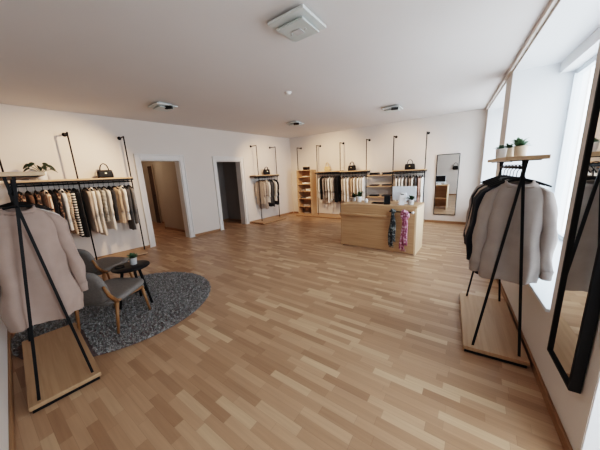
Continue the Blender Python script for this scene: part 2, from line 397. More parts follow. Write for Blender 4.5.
def spow(v, p): return math.copysign(abs(v) ** p, v)
def garment(name, cat, label, group, loc, rz, m, L=.78, sw=.205, hem=.215, t=.045, amp=.012, sl=.58, splay=.03, seed=0,
            collar=None, sb=.045, cuffs=False, hemband=False, opening=False, k=9.0, fine=False, accent=None):
    R = random.Random(seed); root = thing(name, label, cat, loc, rz, group)
    N = 44 if fine else 28
    ph1, ph2, ph3 = R.uniform(0, 6.28), R.uniform(0, 6.28), R.uniform(0, 6.28)
    tt = min(t, .05)
    top = [(-.098, .078, tt + .004), (-.106, .098, tt + .002), (-.120, sw * .68, tt), (-.138, sw * .84, tt), (-.165, sw * .95, tt), (-.20, sw * .985, t * .98)]
    nb = 16 if fine else 9
    lv = list(top)
    for i in range(1, nb + 1):
        u = i / nb; z = -.20 - (L - .20) * u
        lv.append((z, sw * .97 + (hem - sw * .97) * u + .006 * sin(u * 7 + ph1), t * (1 + .15 * u)))
    def ring(z, a, b, grow=0.0):
        wv = max(0, min(1, (-z - .17) / (L - .17)));pts = []
        for q in range(N):
            th = 2 * pi * q / N; c, s_ = cos(th), sin(th)
            x = a * spow(c, .75); y = b * spow(s_, .8)
            sg = 1 if s_ >= 0 else -1
            f = amp * wv ** .8 * abs(s_) ** .6
            y += f * (sin(k * x / .2 + (ph1 if sg > 0 else ph2) + z * 2.2) + .45 * sin(2.3 * k * x / .2 + ph3 - z * 3))
            x += amp * .5 * wv * sin(5 * z * 4 + ph3) * c
            zz = z
            if z > -.11: zz = z - (.030 if s_ < 0 else -.004) * abs(s_)
            elif z > -.13: zz = z - (.012 if s_ < 0 else 0) * abs(s_)
            if z <= -L + 1e-4: zz = z + .008 * sin(3 * c * 2 + ph2)
            pts.append(Vector((x * (1 + grow), y * (1 + grow), zz)))
        return pts
    mb = MB(); mb.loft([ring(*l) for l in lv], False, False); mb.build('body', m, root, True)
    # sleeves
    for sgn in (-1, 1):
        pa = R.uniform(0, 6.28); ns = 12 if fine else 8; rings = []; n2 = 16 if fine else 12
        heads = [(sw * .60, -.128, .018, sb * .5), (sw * .80, -.140, .030, sb * .85), (sw * .95, -.165, .040, sb)]
        for (x, z, a, b) in heads:
            rings.append([Vector((sgn * x + a * cos(2 * pi * q / n2), b * sin(2 * pi * q / n2), z + .012 * (-sgn * cos(2 * pi * q / n2)))) for q in range(n2)])
        for i in range(1, ns + 1):
            u = i / ns; z = -.18 - (sl - .18) * u
            x = sw * .98 + splay * u ** .8 + .005 * sin(u * 9 + pa) + .010 * min(1, 3 * u)
            a = (.050 * (1 - u) + .034 * u) * (1 + .10 * sin(u * 17 + pa)); b = (sb * (1 - u) + sb * .76 * u) * (1 + .10 * cos(u * 15 + pa))
            rings.append([Vector((sgn * x + a * cos(2 * pi * q / n2) + .004 * sin(3 * 2 * pi * q / n2 + z * 20), -.012 * u + b * sin(2 * pi * q / n2), z)) for q in range(n2)])
        sv = MB().loft(rings, True, True).build('sleeve', m, root, True)
        if cuffs:
            c0 = rings[-1]; cen = sum(c0, Vector()) / n2
            rr = [[cen + (p - cen) * 1.04 + Vector((0, 0, .012)) for p in c0], [cen + (p - cen) * .92 + Vector((0, 0, -.02)) for p in c0], [cen + (p - cen) * .88 + Vector((0, 0, -.055)) for p in c0]]
            MB().loft(rr, False, True).build('cuff', accent or m, sv, True)
    if collar == 'crew':
        rings = []
        for g, dz in ((1.10, -.006), (1.02, .012), (.86, .012), (.80, -.008)):
            rings.append([Vector((p.x * g, p.y * g, p.z + dz)) for p in ring(*lv[0])])
        MB().loft(rings, False, False).build('collar', accent or m, root, True)
    elif collar == 'fold':
        rings = []
        for g, dz in ((1.35, -.030), (1.12, .004), (1.0, .020), (.85, .012)):
            rings.append([Vector((p.x * g, p.y * g * 1.05, p.z + dz)) for p in ring(*lv[0])])
        MB().loft(rings, False, False).build('collar', accent or m, root, True)
    if opening:
        # front placket / overlapping front edge following the folds
        mb = MB(); ringsL = [ring(*l) for l in lv]; idx = int(N * .75)
        pr = []
        for rg in ringsL:
            p = rg[idx]; q0 = rg[(idx - 1) % N]
            pr.append([p + Vector((-.010, -.004, 0)), p + Vector((.014, -.004, 0)), p + Vector((.014, -.009, 0)), p + Vector((-.010, -.009, 0))])
        mb.loft(pr).build('placket', accent or m, root, True)
        for i in range(2, len(pr), 3 if fine else 2):
            c = sum(pr[i], Vector()) / 4
            MB().lathe([(.006, 0), (.006, .003)], 8).build('button', M['potgrey'], root, False, c + Vector((.001, -.005, 0)), (RD(90), 0, 0))
    if hemband:
        a = ring(*lv[-1]); b2 = [p + Vector((0, 0, .002)) for p in a]
        rings = [[Vector((p.x * 1.015, p.y * 1.04, p.z + .03)) for p in a], [Vector((p.x * 1.0, p.y * 1.0, p.z)) for p in a], [Vector((p.x * .97, p.y * .9, p.z - .035)) for p in a]]
        MB().loft(rings, False, False).build('hem_band', accent or m, root, True)
    return root

# ------------------------------------------------------------------ racks
def trestle_rack(label, loc, rz, zt, zrail, half=.5, topoff=.03, sx=(-.14, .16), pw=.205):
    """freestanding rack: plank base, crossed bars at both ends, hanging rail, plank shelf.
    local y runs along the rail; local x across"""
    t = thing('clothing_rack', label, 'clothing rack', loc, rz)
    MB().box(-pw, pw, -half - .02, half + .02, .030, .062, .003).build('base_board', M['plat'], t)
    MB().box(-pw + .012, pw - .012, -half - .005, half + .005, .0, .030).build('base_frame', M['black'], t)
    cx = (sx[0] + sx[1]) / 2
    for s in (-1, 1):
        y = s * (half - .025)
        for q in (-1, 1):
            yy = y + q * .006
            MB().bar((q * .145 + .005, yy, .062), (cx - q * topoff, yy, zt), .016, .010).build('leg', M['black'], t)
        zx = .062 + (zt - .062) * .145 / (.145 + topoff)
        MB().lathe([(.008, -.016), (.008, .016)], 10).build('bolt', M['black'], t, True, (cx, y, zx), (RD(90), 0, 0))
    MB().tube([(cx, -half + .025, zrail), (cx, half - .025, zrail)], .0105, 10).build('hanging_rail', M['black'], t, True)
    for s in (-1, 1):
        MB().box(sx[0] + .03, sx[1] - .03, s * (half - .025) - .012, s * (half - .025) + .012, zt - .006, zt).build('shelf_bracket', M['black'], t)
    MB().box(sx[0], sx[1], -half - .02, half + .02, zt, zt + .026, .003).build('shelf', M['oak'], t)
    return t, cx, zrail

RACK_D = trestle_rack('tall black and oak clothing rack with crossed legs by the right-hand window', (.205, 2.66, 0), AR, 1.515, 1.465, .475, .008, (-.08, .135))
ANG_C = RD(90) - .08
RACK_C = trestle_rack('black and oak clothing rack with crossed legs at the left edge, beside the round rug', (-2.82, .235, 0), ANG_C, 1.565, 1.46, .53, .020, (-.14, .17), .192)

def frame_of(o):
    return Matrix.Translation(o.location) @ Matrix.Rotation(o.rotation_euler.z, 4, 'Z')

def wall_rack(name, label, loc, rz, posts, shelves, plat=None, px=.255, zpost=2.38, rail=True, zp=.05, foot=None, cat='clothing rack'):
    """wall-braced rack: local x points out of the wall, local y runs along it.
    shelves: list of (y0, y1, z_top)"""
    t = thing(name, label, cat, loc, rz)
    if plat:
        MB().box(.02, plat[2], plat[0], plat[1], .012, zp, .003).build('base_board', M['plat'], t)
        MB().box(.05, plat[2] - .02, plat[0] + .02, plat[1] - .02, 0, .012).build('base_plinth', M['black'], t)
    for i, y in enumerate(posts):
        z0 = zp if foot is None else foot[i]
        MB().tube([(px, y, z0), (px, y, zpost)], .0115, 10).build('post', M['black'], t, True)
        MB().tube([(px, y, zpost - .012), (.012, y, zpost - .012)], .0105, 10).build('wall_bracket', M['black'], t, True)
        MB().lathe([(.034, 0), (.034, .012), (.016, .02)], 16).build('wall_flange', M['black'], t, True, (0.001, y, zpost - .012), (0, RD(90), 0))
    for (y0, y1, z) in shelves:
        MB().box(.004, .30, y0, y1, z - .028, z, .003).build('shelf', M['oak'], t)
        if rail:
            MB().box(.283, .299, y0, y1, z - .062, z - .03).build('front_bar', M['black'], t)
            MB().box(.0, .012, y0, y1, z - .062, z - .03).build('rear_bar', M['black'], t)
            MB().tube([(.235, y0 + .005, z - .085), (.235, y1 - .005, z - .085)], .0115, 10).build('hanging_rail', M['black'], t, True)
            for y in (y0 + .01, y1 - .01):
                MB().box(.012, .283, y - .008, y + .008, z - .062, z - .03).build('end_bar', M['black'], t)
                MB().tube([(.235, y, z - .085), (.235, y, z - .045)], .008, 8).build('rail_hanger', M['black'], t, True)
    return t

def wl(y, ang=AL): return (XL + TL * y, y, 0)
pA = XL; kA = kL
RACK_A = wall_rack('clothing_rack', 'long oak shelf rack with black posts on the left wall beside the first doorway', (XL, 0, 0), AL,
                   [.50, 1.33, 2.15], [(.50, 1.33, 1.592), (1.33, 2.17, 1.592)], (.42, 2.12, .50))
RACK_B = wall_rack('clothing_rack', 'short oak shelf rack with two black posts right of the second doorway', (XL, 0, 0), AL,
                   [5.59, 6.42], [(5.44, 6.48, 1.505)], (5.34, 6.42, .58), zpost=2.40)
BZ = RD(-90)
RACK_E = wall_rack('clothing_rack', 'oak shelf rack with black posts on the back wall behind the counter plants', (0, D, 0), BZ,
                   [-5.165, -4.37, -3.515, -2.665], [(-4.44, -3.515, 1.525), (-3.515, -2.64, 1.50)], (-5.18, -2.65, .52), foot=[1.62, .05, .05, .05])
RACK_F = wall_rack('clothing_rack', 'rightmost oak shelf rack on the back wall behind the computer monitor', (0, D, 0), BZ,
                   [-1.895, -1.085], [(-1.895, -1.07, 1.455)], (-1.93, -1.05, .52), zp=.05)
SHELV = wall_rack('display_shelves', 'three wall shelves of dark folded clothes on the back wall behind the counter', (0, D, 0), BZ,
                  [], [(-2.63, -1.91, 1.345), (-2.63, -1.91, 1.03), (-2.63, -1.91, .72), (-2.63, -1.91, .40)], None, rail=False, cat='shelves')
for z in (1.345, 1.03, .72, .40):
    for y in (-2.63, -1.922):
        MB().box(.01, .325, y, y + .012, z - .045, z - .028).build('shelf_bracket', M['black'], SHELV)
SHELV['label'] = 'stack of wall shelves holding dark folded clothes on the back wall behind the counter'

# open cabinet in the back left corner
cab = thing('open_cabinet', 'tall narrow open oak cabinet of folded clothes in the back left corner', 'cabinet', (-4.86, D - .02, 0))
cw = .29; cz0, cz1 = .052, 1.60
MB().box(-cw, -cw + .022, -.36, 0, cz0, cz1 - .022, .002).build('side_panel', M['oakz'], cab)
MB().box(cw - .022, cw, -.36, 0, cz0, cz1 - .022, .002).build('side_panel', M['oakz'], cab)
MB().box(-cw, cw, -.36, 0, cz1 - .022, cz1, .002).build('top_panel', M['oakx'], cab)
MB().box(-cw + .022, cw - .022, -.012, 0, cz0, cz1 - .022).build('back_panel', M['oakz'], cab)
cab_sh = [.075, .34, .62, .885, 1.125, 1.37]
for z in cab_sh: MB().box(-cw + .022, cw - .022, -.35, -.012, z - .022, z, .002).build('shelf', M['oakx'], cab)

# ------------------------------------------------------------------ garments on racks
ORD = ['first', 'second', 'third', 'fourth', 'fifth', 'sixth', 'seventh', 'eighth', 'ninth', 'tenth', 'eleventh', 'twelfth', 'thirteenth', 'fourteenth', 'fifteenth', 'sixteenth', 'seventeenth', 'eighteenth']
SEED = [10]
def dress_rack(rack, rx, rz_, items, where, group, flip=False, hook_gap=0.0):
    Mx = frame_of(rack); base = rack.rotation_euler.z
    for i, it in enumerate(items):
        y, fabk, adj, kind, kw = it
        SEED[0] += 1; R = random.Random(SEED[0] * 7)
        yaw = base + (pi if flip else 0) + RD(kw.pop('yaw', R.uniform(0, 9)))
        p = Mx @ Vector((rx, y, rz_))
        nm, cat = kind
        o = ORD[i]
        d = dict(L=.82 + R.uniform(-.06, .06), sl=.60 + R.uniform(-.03, .04), t=.026, amp=.006, sb=.028, sw=.150, hem=.165, splay=.0, seed=SEED[0])
        d.update(kw)
        lab = '%s %s, %s from left on %s' % (adj, nm.replace('_', ' '), o, where)
        garment(nm, cat, lab, group, p, yaw, FAB[fabk], **d)
        hanger('hanger of the %s %s %s from left, %s' % (adj.split()[-1], nm.replace('_', ' '), o, where), p, yaw, 'hangers on ' + where, hw=.14)

SW = ('sweater', 'sweater'); SH = ('shirt', 'shirt'); BL = ('blouse', 'blouse'); CO = ('coat', 'coat'); CA = ('cardigan', 'cardigan'); JK = ('jacket', 'jacket')
A_ITEMS = [
 (.60, 'floral', 'dark print', BL, {}), (.69, 'brown', 'brown', SW, {}), (.78, 'floral', 'brown patterned', BL, {'L': .78}), (.865, 'ruststripe', 'rust and cream striped', SH, {'collar': 'fold', 'yaw': 14}),
 (.94, 'black', 'black', BL, {}), (1.005, 'floral', 'dark flowered', BL, {}), (1.065, 'white', 'white', SH, {'collar': 'fold', 'opening': True}), (1.125, 'beigeprint', 'beige patterned', BL, {'L': .86}),
 (1.185, 'stripe', 'black and white striped', SW, {'L': .90}), (1.25, 'black', 'black', CO, {'L': .95, 't': .045}),
 (1.40, 'beige', 'beige', CA, {'L': .88}), (1.465, 'cream', 'cream', SH, {'L': .92, 'collar': 'fold'}), (1.53, 'ivory', 'ivory', BL, {'L': .98}), (1.60, 'finestripe', 'fine striped', SH, {'L': .72}),
 (1.675, 'cream', 'cream', SW, {'L': .90, 'yaw': 10}), (1.76, 'charcoal', 'charcoal', BL, {'L': .74}), (1.84, 'tan', 'tan', SW, {'L': .80, 't': .05, 'yaw': 9}),
 (1.94, 'white', 'white', SH, {'L': .76, 'collar': 'fold'}),
]
RACK_A_EXTRA = [(2.015, 'slate', 'dark grey', CO, {'L': .98}), (2.085, 'grey', 'mid grey', CO, {'L': .86})]
ORD += ['nineteenth', 'twentieth']
dress_rack(RACK_A, .235, 1.507, A_ITEMS + RACK_A_EXTRA, 'the left wall rack', 'clothes on the left wall rack')
dress_rack(RACK_B, .235, 1.42, [
 (5.64, 'beige', 'beige', CA, {'L': .82, 'yaw': 16}), (5.75, 'mushroom', 'taupe', SW, {'L': .96, 'yaw': 16, 'hemband': True}), (5.87, 'cream', 'cream', SH, {'L': .80, 'collar': 'fold'}),
 (5.99, 'slate', 'slate', BL, {'L': .85}), (6.08, 'charcoal', 'charcoal', JK, {'L': .96}), (6.18, 'cream', 'cream', SW, {'L': .78}), (6.29, 'black', 'black', CO, {'L': .92, 't': .05})],
 'the small doorway rack', 'clothes on the small rack')
dress_rack(RACK_E, .235, 1.44, [
 (-4.27, 'cream', 'cream', SH, {'L': .80}), (-4.185, 'black', 'black', BL, {'L': .84}), (-4.09, 'taupe', 'taupe', SW, {'L': .86}), (-3.99, 'mushroom', 'mushroom', CA, {'L': .80}),
 (-3.89, 'white', 'white', SH, {'L': .94}), (-3.79, 'cream', 'cream', BL, {'L': .86}), (-3.725, 'mushroom', 'grey beige', SW, {'L': .80}), (-3.645, 'black', 'black', CO, {'L': .92, 't': .045}), (-3.575, 'black', 'long black', CO, {'L': .90, 'yaw': 0}),
 ], 'the back rack beside the cabinet', 'clothes on the back wall rack next to the cabinet', flip=True)
dress_rack(RACK_E, .235, 1.415, [
 (-3.42, 'beige', 'beige', CA, {'L': .84}), (-3.32, 'cream', 'cream', SW, {'L': .86}), (-3.22, 'white', 'white', SH, {'L': .88}), (-3.11, 'tan', 'tan', CA, {'L': .74}),
 (-3.01, 'ivory', 'ivory', BL, {'L': .80}), (-2.91, 'white', 'white', SH, {'L': .90}), (-2.81, 'cream', 'cream', SW, {'L': .90}), (-2.73, 'white', 'white', BL, {'L': .90})],
 'the back rack behind counter plants', 'clothes on the back wall rack behind the counter plants', flip=True)
dress_rack(RACK_F, .235, 1.37, [
 (-1.79, 'cream', 'cream', SH, {'L': .86}), (-1.70, 'white', 'white', BL, {'L': .90}), (-1.61, 'white', 'long white', SH, {'L': .84}), (-1.52, 'mushroom', 'mushroom', SW, {'L': .80}), (-1.44, 'taupe', 'taupe', SW, {'L': .80}),
 (-1.36, 'white', 'white', SH, {'L': .90}), (-1.28, 'slate', 'grey', BL, {'L': .70}), (-1.20, 'pink', 'pale pink', BL, {'L': .84}), (-1.14, 'white', 'white', BL, {'L': .95})],
 'the rightmost back wall rack', 'clothes on the rightmost back wall rack', flip=True)

# ---- foreground clothes: right rack
def hang(rack, y, rail, key, name, cat, label, hl, group, **kw):
    t, cx, rz_ = rail; Mx = frame_of(t); p = Mx @ Vector((cx + kw.pop('dx', 0), y, rz_)); yaw = t.rotation_euler.z + RD(kw.pop('yaw', 0))
    garment(name, cat, label, group, p, yaw, FAB[key], **kw)
    hanger(hl, p, yaw, 'hangers on the ' + ('right' if t is RACK_D[0] else 'left') + ' freestanding rack', hw=.165)
gD = 'clothes on the right freestanding rack'
hang(0, -.365, RACK_D, 'greige', 'sweater', 'sweater', 'pale greige sweater hanging nearest the viewer on the right-hand rack', 'black hanger inside the greige sweater nearest the viewer, right rack', gD,
     L=.79, sw=.150, hem=.180, t=.060, amp=.019, sl=.73, splay=.050, seed=3, collar='crew', cuffs=True, hemband=True, fine=True, k=6)
hang(0, -.24, RACK_D, 'navy', 'cardigan', 'cardigan', 'dark navy cardigan just behind the greige sweater, right-hand rack', 'black hanger inside the dark navy cardigan on right rack', gD,
     L=.86, sw=.168, hem=.19, t=.045, sl=.68, seed=4, yaw=5, cuffs=True, splay=.06)
hang(0, -.12, RACK_D, 'charcoal', 'jacket', 'jacket', 'charcoal jacket in the middle of the right-hand rack', 'black hanger inside the charcoal jacket on right rack', gD,
     L=.84, sw=.168, hem=.19, t=.04, sl=.64, seed=5, yaw=4, collar='fold', splay=.06)
hang(0, 0.0, RACK_D, 'beige', 'cardigan', 'cardigan', 'beige cardigan behind the charcoal jacket on the right-hand rack', 'black hanger inside the beige cardigan on right rack', gD,
     L=.84, sw=.168, hem=.19, t=.045, sl=.68, seed=6, yaw=6, splay=.06)
hang(0, .13, RACK_D, 'black', 'coat', 'coat', 'black coat behind the beige cardigan on the right-hand rack', 'black hanger inside the black coat on right rack', gD,
     L=.92, sw=.168, hem=.19, t=.045, sl=.70, seed=7, yaw=6, splay=.06)
hang(0, .27, RACK_D, 'mushroom', 'sweater', 'sweater', 'mushroom brown sweater farthest from the viewer on the right-hand rack', 'black hanger inside the mushroom sweater at far end, right rack', gD,
     L=.84, sw=.168, hem=.19, t=.05, sl=.66, seed=8, yaw=6, splay=.06)
# left rack
gC = 'clothes on the left freestanding rack'
hang(0, -.36, RACK_C, 'pinkbeige', 'sweater', 'sweater', 'dusty pink beige sweater at the left edge, nearest the viewer', 'black hanger inside the dusty pink sweater nearest viewer, left rack', gC,
     L=.90, sw=.158, hem=.205, t=.075, amp=.032, sl=.72, splay=.055, seed=21, collar='crew', cuffs=True, fine=True, k=5)
hang(0, -.24, RACK_C, 'cream', 'blouse', 'blouse', 'cream blouse with its edge showing behind the dusty pink sweater', 'black hanger inside the cream blouse on left rack', gC,
     L=.80, sw=.165, hem=.19, t=.05, amp=.014, sl=.70, splay=.04, seed=22)
hang(0, -.10, RACK_C, 'mushroom', 'sweater', 'sweater', 'taupe sweater third from the viewer on the left freestanding rack', 'black hanger inside the taupe sweater on left rack', gC,
     L=.80, sw=.165, hem=.19, t=.05, sl=.66, seed=23)
hang(0, .05, RACK_C, 'black', 'cardigan', 'cardigan', 'black cardigan fourth from the viewer on the left freestanding rack', 'black hanger inside the black cardigan on left rack', gC,
     L=.80, sw=.165, hem=.19, t=.05, sl=.66, seed=24)

# ------------------------------------------------------------------ mirrors
mr = thing('wall_mirror', 'tall rectangular mirror with thin black frame on the back wall', 'mirror', (-.595, D, 0))
def frame4(x0, x1, z0, z1, y0, y1, w_, bev=.003):
    return MB().box(x0, x0 + w_, y0, y1, z0, z1, bev).box(x1 - w_, x1, y0, y1, z0, z1, bev).box(x0 + w_, x1 - w_, y0, y1, z0, z0 + w_, bev).box(x0 + w_, x1 - w_, y0, y1, z1 - w_, z1, bev)
frame4(-.255, .255, .225, 1.80, -.030, -.001, .016).build('frame', M['black'], mr)
MB().box(-.242, .242, -.018, -.010, .238, 1.787).build('mirror_glass', M['mirror'], mr)
yc = 1.745; cpt = Vector((XR + TR * yc, yc, .37))
mr2 = thing('wall_mirror', 'large black-framed mirror on the right-hand wall closest to viewer', 'mirror', cpt, rot=(0, 0, AR + RD(90)))
# local x along wall, local -y ... built so that local +y points out of the wall into the room
TILT = Matrix.Identity(4)
def tb(mb):
    for v in mb.bm.verts: v.co = TILT @ v.co
    return mb
tb(frame4(-.165, .165, 0, 1.72, .006, .050, .018)).build('frame', M['black'], mr2)
tb(MB().box(-.150, .150, .030, .038, .014, 1.706)).build('mirror_glass', M['mirror'], mr2)
for z in (.25, 1.45):
    MB().box(-.02, .02, .0005, .030, z - .02, z + .02).build('wall_spacer', M['black'], mr2)

# ------------------------------------------------------------------ sales counter
xa, xb = -2.16, -.735; ya = 4.43; yb = 5.02; H = .862
ct = thing('sales_counter', 'large oak sales counter with scarf rail standing on the parquet near the back wall', 'counter', ((xa + xb) / 2, (ya + yb) / 2, 0), RD(-1.6))
hx = (xb - xa) / 2; hy = (yb - ya) / 2
MB().box(-hx + .03, hx - .03, -hy, -hy + .022, .02, H - .035, .002).build('front_panel', M['oakx'], ct)
MB().box(-hx, -hx + .03, -hy, hy, 0, H - .035, .003).build('side_panel', M['oakz'], ct)
MB().box(hx - .03, hx, -hy, hy, 0, H - .035, .003).build('side_panel', M['oakend'], ct)
MB().box(-hx, hx, -hy, hy, H - .035, H, .003).build('counter_top', M['oakx'], ct)
MB().box(-hx + .002, .22, -hy - .065, -hy - .001, .650, .683, .003).build('bag_ledge', M['oakx'], ct)
MB().box(-hx + .03, hx - .03, hy - .30, hy - .01, .38, .40).box(-.01, .01, -hy + .03, hy - .01, .02, .38).build('inner_shelf', M['oakx'], ct)
rodz = .765
MB().tube([(.27, -hy - .05, rodz), (.64, -hy - .05, rodz)], .010, 12).build('scarf_rail', M['black'], ct, True)
for x in (.30, .66):
    MB().tube([(x, -hy, rodz), (x, -hy - .055, rodz)], .010, 10).build('rail_bracket', M['plastic'], ct, True)
MB().lathe([(.004, -.02), (.018, -.016), (.024, 0), (.018, .016), (.004, .02)], 16).build('rail_end_knob', M['white'], ct, True, (.66, -hy - .066, rodz))
CT = frame_of(ct)

def scarf(label, m, x, L, wd, knot, seed):
    t = thing('scarf', label, 'scarf', CT @ Vector((x, -hy - .05, rodz)), ct.rotation_euler.z); R = random.Random(seed)
    # two tails hanging from the rail, plus the loop/knot over it
    for s in (-1, 1):
        rings = []; n = 20; p1 = R.uniform(0, 6)
        for i in range(14):
            u = i / 13; z = .012 - (L - (.07 if s > 0 else 0)) * u
            w = wd * (.45 + .55 * min(1, u * 1.8)) * (.92 + .1 * sin(u * 9 + p1)); d = .022 - .006 * u
            cx = s * .018 * (.5 + u) + .008 * sin(u * 6 + p1)
            rings.append([Vector((cx + w * cos(2 * pi * q / n), -.017 - .012 * (s > 0) + d * sin(2 * pi * q / n) * (1 + .35 * sin(5 * 2 * pi * q / n + p1)), z + (.012 * sin(6 * pi * q / n + p1) if i == 13 else 0))) for q in range(n)])
        MB().loft(rings).build('scarf_tail', m, t, True)
    rings = []; n = 14
    for i in range(17):
        a = 2 * pi * i / 16
        if knot: c = Vector((.045 * cos(a), -.030 - .018 * sin(a), -.045 + .062 * sin(a)))
        else: c = Vector((.024 * cos(a), -.006 - .026 * sin(a * .999), .004 + .030 * sin(a)))
        rr = (.030 if knot else .022) * (1 + .2 * sin(3 * a + seed))
        out = Vector((cos(a), 0, sin(a)))
        rings.append([c + out * rr * cos(2 * pi * q / n) * (1 + .15 * sin(3 * 2 * pi * q / n)) + Vector((0, 1, 0)) * rr * .9 * sin(2 * pi * q / n) for q in range(n)])
    MB().loft(rings, False, False).build('scarf_knot' if knot else 'scarf_loop', m, t, True)
    # fringe
    mb = MB()
    for i in range(14):
        fx = -wd * .9 + 1.8 * wd * i / 13
        mb.bar((fx - .01, -.02, -L + .015), (fx - .01 + R.uniform(-.006, .006), -.02, -L - .035), .004, .003)
    mb.build('fringe', m, t)
scarf('dark grey patterned scarf hanging from the counter rail', FAB['greyscarf'], .335, .62, .045, False, 1)
scarf('pink patterned scarf knotted around the counter rail', FAB['pinkscarf'], .535, .66, .045, True, 2)

# things on the counter
def on_counter(x, y): p = CT @ Vector((x, y, H)); return (p.x, p.y, H)
def leaf_fan(mb, base, n, L, w, R, up=.6, droop=.25):
    for i in range(n):
        a = 2 * pi * i / n + R.uniform(-.4, .4); el = up + R.uniform(-.3, .35); l = L * R.uniform(.7, 1.1)
        d = Vector((cos(a) * cos(el), sin(a) * cos(el), sin(el))); sd = Vector((-sin(a), cos(a), 0)); prev = None; b = Vector(base)
        rows = []
        for k in range(6):
            u = k / 5; p = b + d * l * u + Vector((0, 0, -droop * l * u * u)); ww = w * (sin(pi * min(.97, u * .86 + .12)) ** .8)
            nrm = Vector((0, 0, 1)) * ww * .25
            rows.append([p - sd * ww + nrm, p, p + sd * ww + nrm])
        for q in range(5):
            va = [mb.bm.verts.new(v) for v in rows[q]]; vb = [mb.bm.verts.new(v) for v in rows[q + 1]]
            for j in range(2): mb.bm.faces.new((va[j], va[j + 1], vb[j + 1], vb[j]))
def potted(label, loc, r, h, pm, lm, seed, style='bush', L=.09, name='potted_plant'):
    t = thing(name, label, 'plant', loc); R = random.Random(seed)
    MB().lathe([(r * .80, 0), (r * .84, .004), (r * .97, h * .9), (r, h), (r * .90, h), (r * .88, h * .88)], 22).build('pot', pm, t, True)
    MB().lathe([(r * .88, h * .84), (r * .86, h * .88)], 18).build('soil', M['soil'], t)
    mb = MB()
    if style == 'bush':
        for i in range(7):
            leaf_fan(mb, (R.uniform(-.4, .4) * r, R.uniform(-.4, .4) * r, h * .88 + R.uniform(0, L * .35)), 9, L * R.uniform(.6, 1), L * .16, R, R.uniform(.3, 1.1), .2)
    elif style == 'rosette':
        for i in range(4): leaf_fan(mb, (0, 0, h * .88 + .006 * i), 9 - i, L * (1 - .18 * i), L * .24, R, .35 + .3 * i, -.1)
    elif style == 'tuft':
        for i in range(12): leaf_fan(mb, (R.uniform(-.6, .6) * r, R.uniform(-.6, .6) * r, h * .88), 8, L * R.uniform(.6, 1), L * .07, R, 1.05, .15)
    mb.build('foliage', lm, t, False)
    return t
potted('small dark leafy plant in white pot, leftmost on the counter', on_counter(-hx + .10, .12), .038, .085, M['white'], M['leafd'], 1, 'bush', .13)
potted('larger leafy plant in white pot, second on the counter from left', on_counter(-hx + .24, .06), .055, .11, M['white'], M['leafd'], 2, 'bush', .14)
potted('small round succulent in pale pot, right end of the counter', on_counter(hx - .15, -.10), .055, .09, M['potgrey'], M['leafd'], 3, 'bush', .10)
jr = thing('candle_jar', 'small white candle jar beside the counter plants', 'jar', on_counter(-hx + .40, .04))
MB().lathe([(.030, 0), (.034, .004), (.034, .055), (.029, .055), (.029, .04)], 18).build('jar', M['white'], jr, True)
MB().lathe([(.031, .0551), (.031, .064), (.010, .068), (.008, .078)], 18).build('lid', M['white'], jr, True)
tr = thing('desk_tray', 'flat dark tray lying on the counter beside the card terminal', 'tray', on_counter(-.03, -.06))
MB().box(-.11, .11, -.07, .07, 0, .006, .002).build('base', M['black'], tr)
MB().box(-.11, .11, -.07, -.064, .006, .018).box(-.11, .11, .064, .07, .006, .018).box(-.11, -.104, -.064, .064, .006, .018).box(.104, .11, -.064, .064, .006, .018).build('rim', M['black'], tr)
ctm = thing('card_terminal', 'black payment terminal standing on the counter left of the monitor', 'card terminal', on_counter(.16, -.13), RD(12))
MB().box(-.055, .055, -.06, .06, 0, .02, .005).build('base', M['black'], ctm)
MB().box(-.055, .055, -.018, .018, .0, .135, .008, Matrix.Translation((0, .0, .018)) @ Matrix.Rotation(RD(-18), 4, 'X')).build('terminal_body', M['black'], ctm)
MB().box(-.042, .042, .019, .021, .05, .115, .0, Matrix.Translation((0, .0, .018)) @ Matrix.Rotation(RD(-18), 4, 'X')).build('screen', M['screen'], ctm)
mon = thing('computer_monitor', 'silver white desktop monitor seen from behind on the counter', 'monitor', on_counter(.405, .06), RD(2))
MB().box(-.205, .205, -.012, .012, .060, .315, .006).build('display_housing', M['plastic'], mon)
MB().box(-.196, .196, .0122, .014, .10, .308).build('screen', M['screen'], mon)
MB().box(-.045, .045, -.034, -.012, .03, .20, .006).build('stand_arm', M['paper'], mon)
MB().box(-.095, .095, -.075, .075, 0, .007, .003).build('stand_foot', M['paper'], mon)
sg = thing('sign_holder', 'small upright white sign holder in front of the monitor', 'sign holder', on_counter(.415, -.13), RD(-3))
MB().box(-.042, .042, -.003, .003, .004, .175, .002, Matrix.Rotation(RD(-10), 4, 'X')).build('panel', M['paper'], sg)
MB().box(-.045, .045, -.03, .03, 0, .005, .001).build('foot', M['paper'], sg)
MB().box(-.026, .026, -.006, .006, .173, .187, .003, Matrix.Rotation(RD(-10), 4, 'X')).build('clip', M['black'], sg)

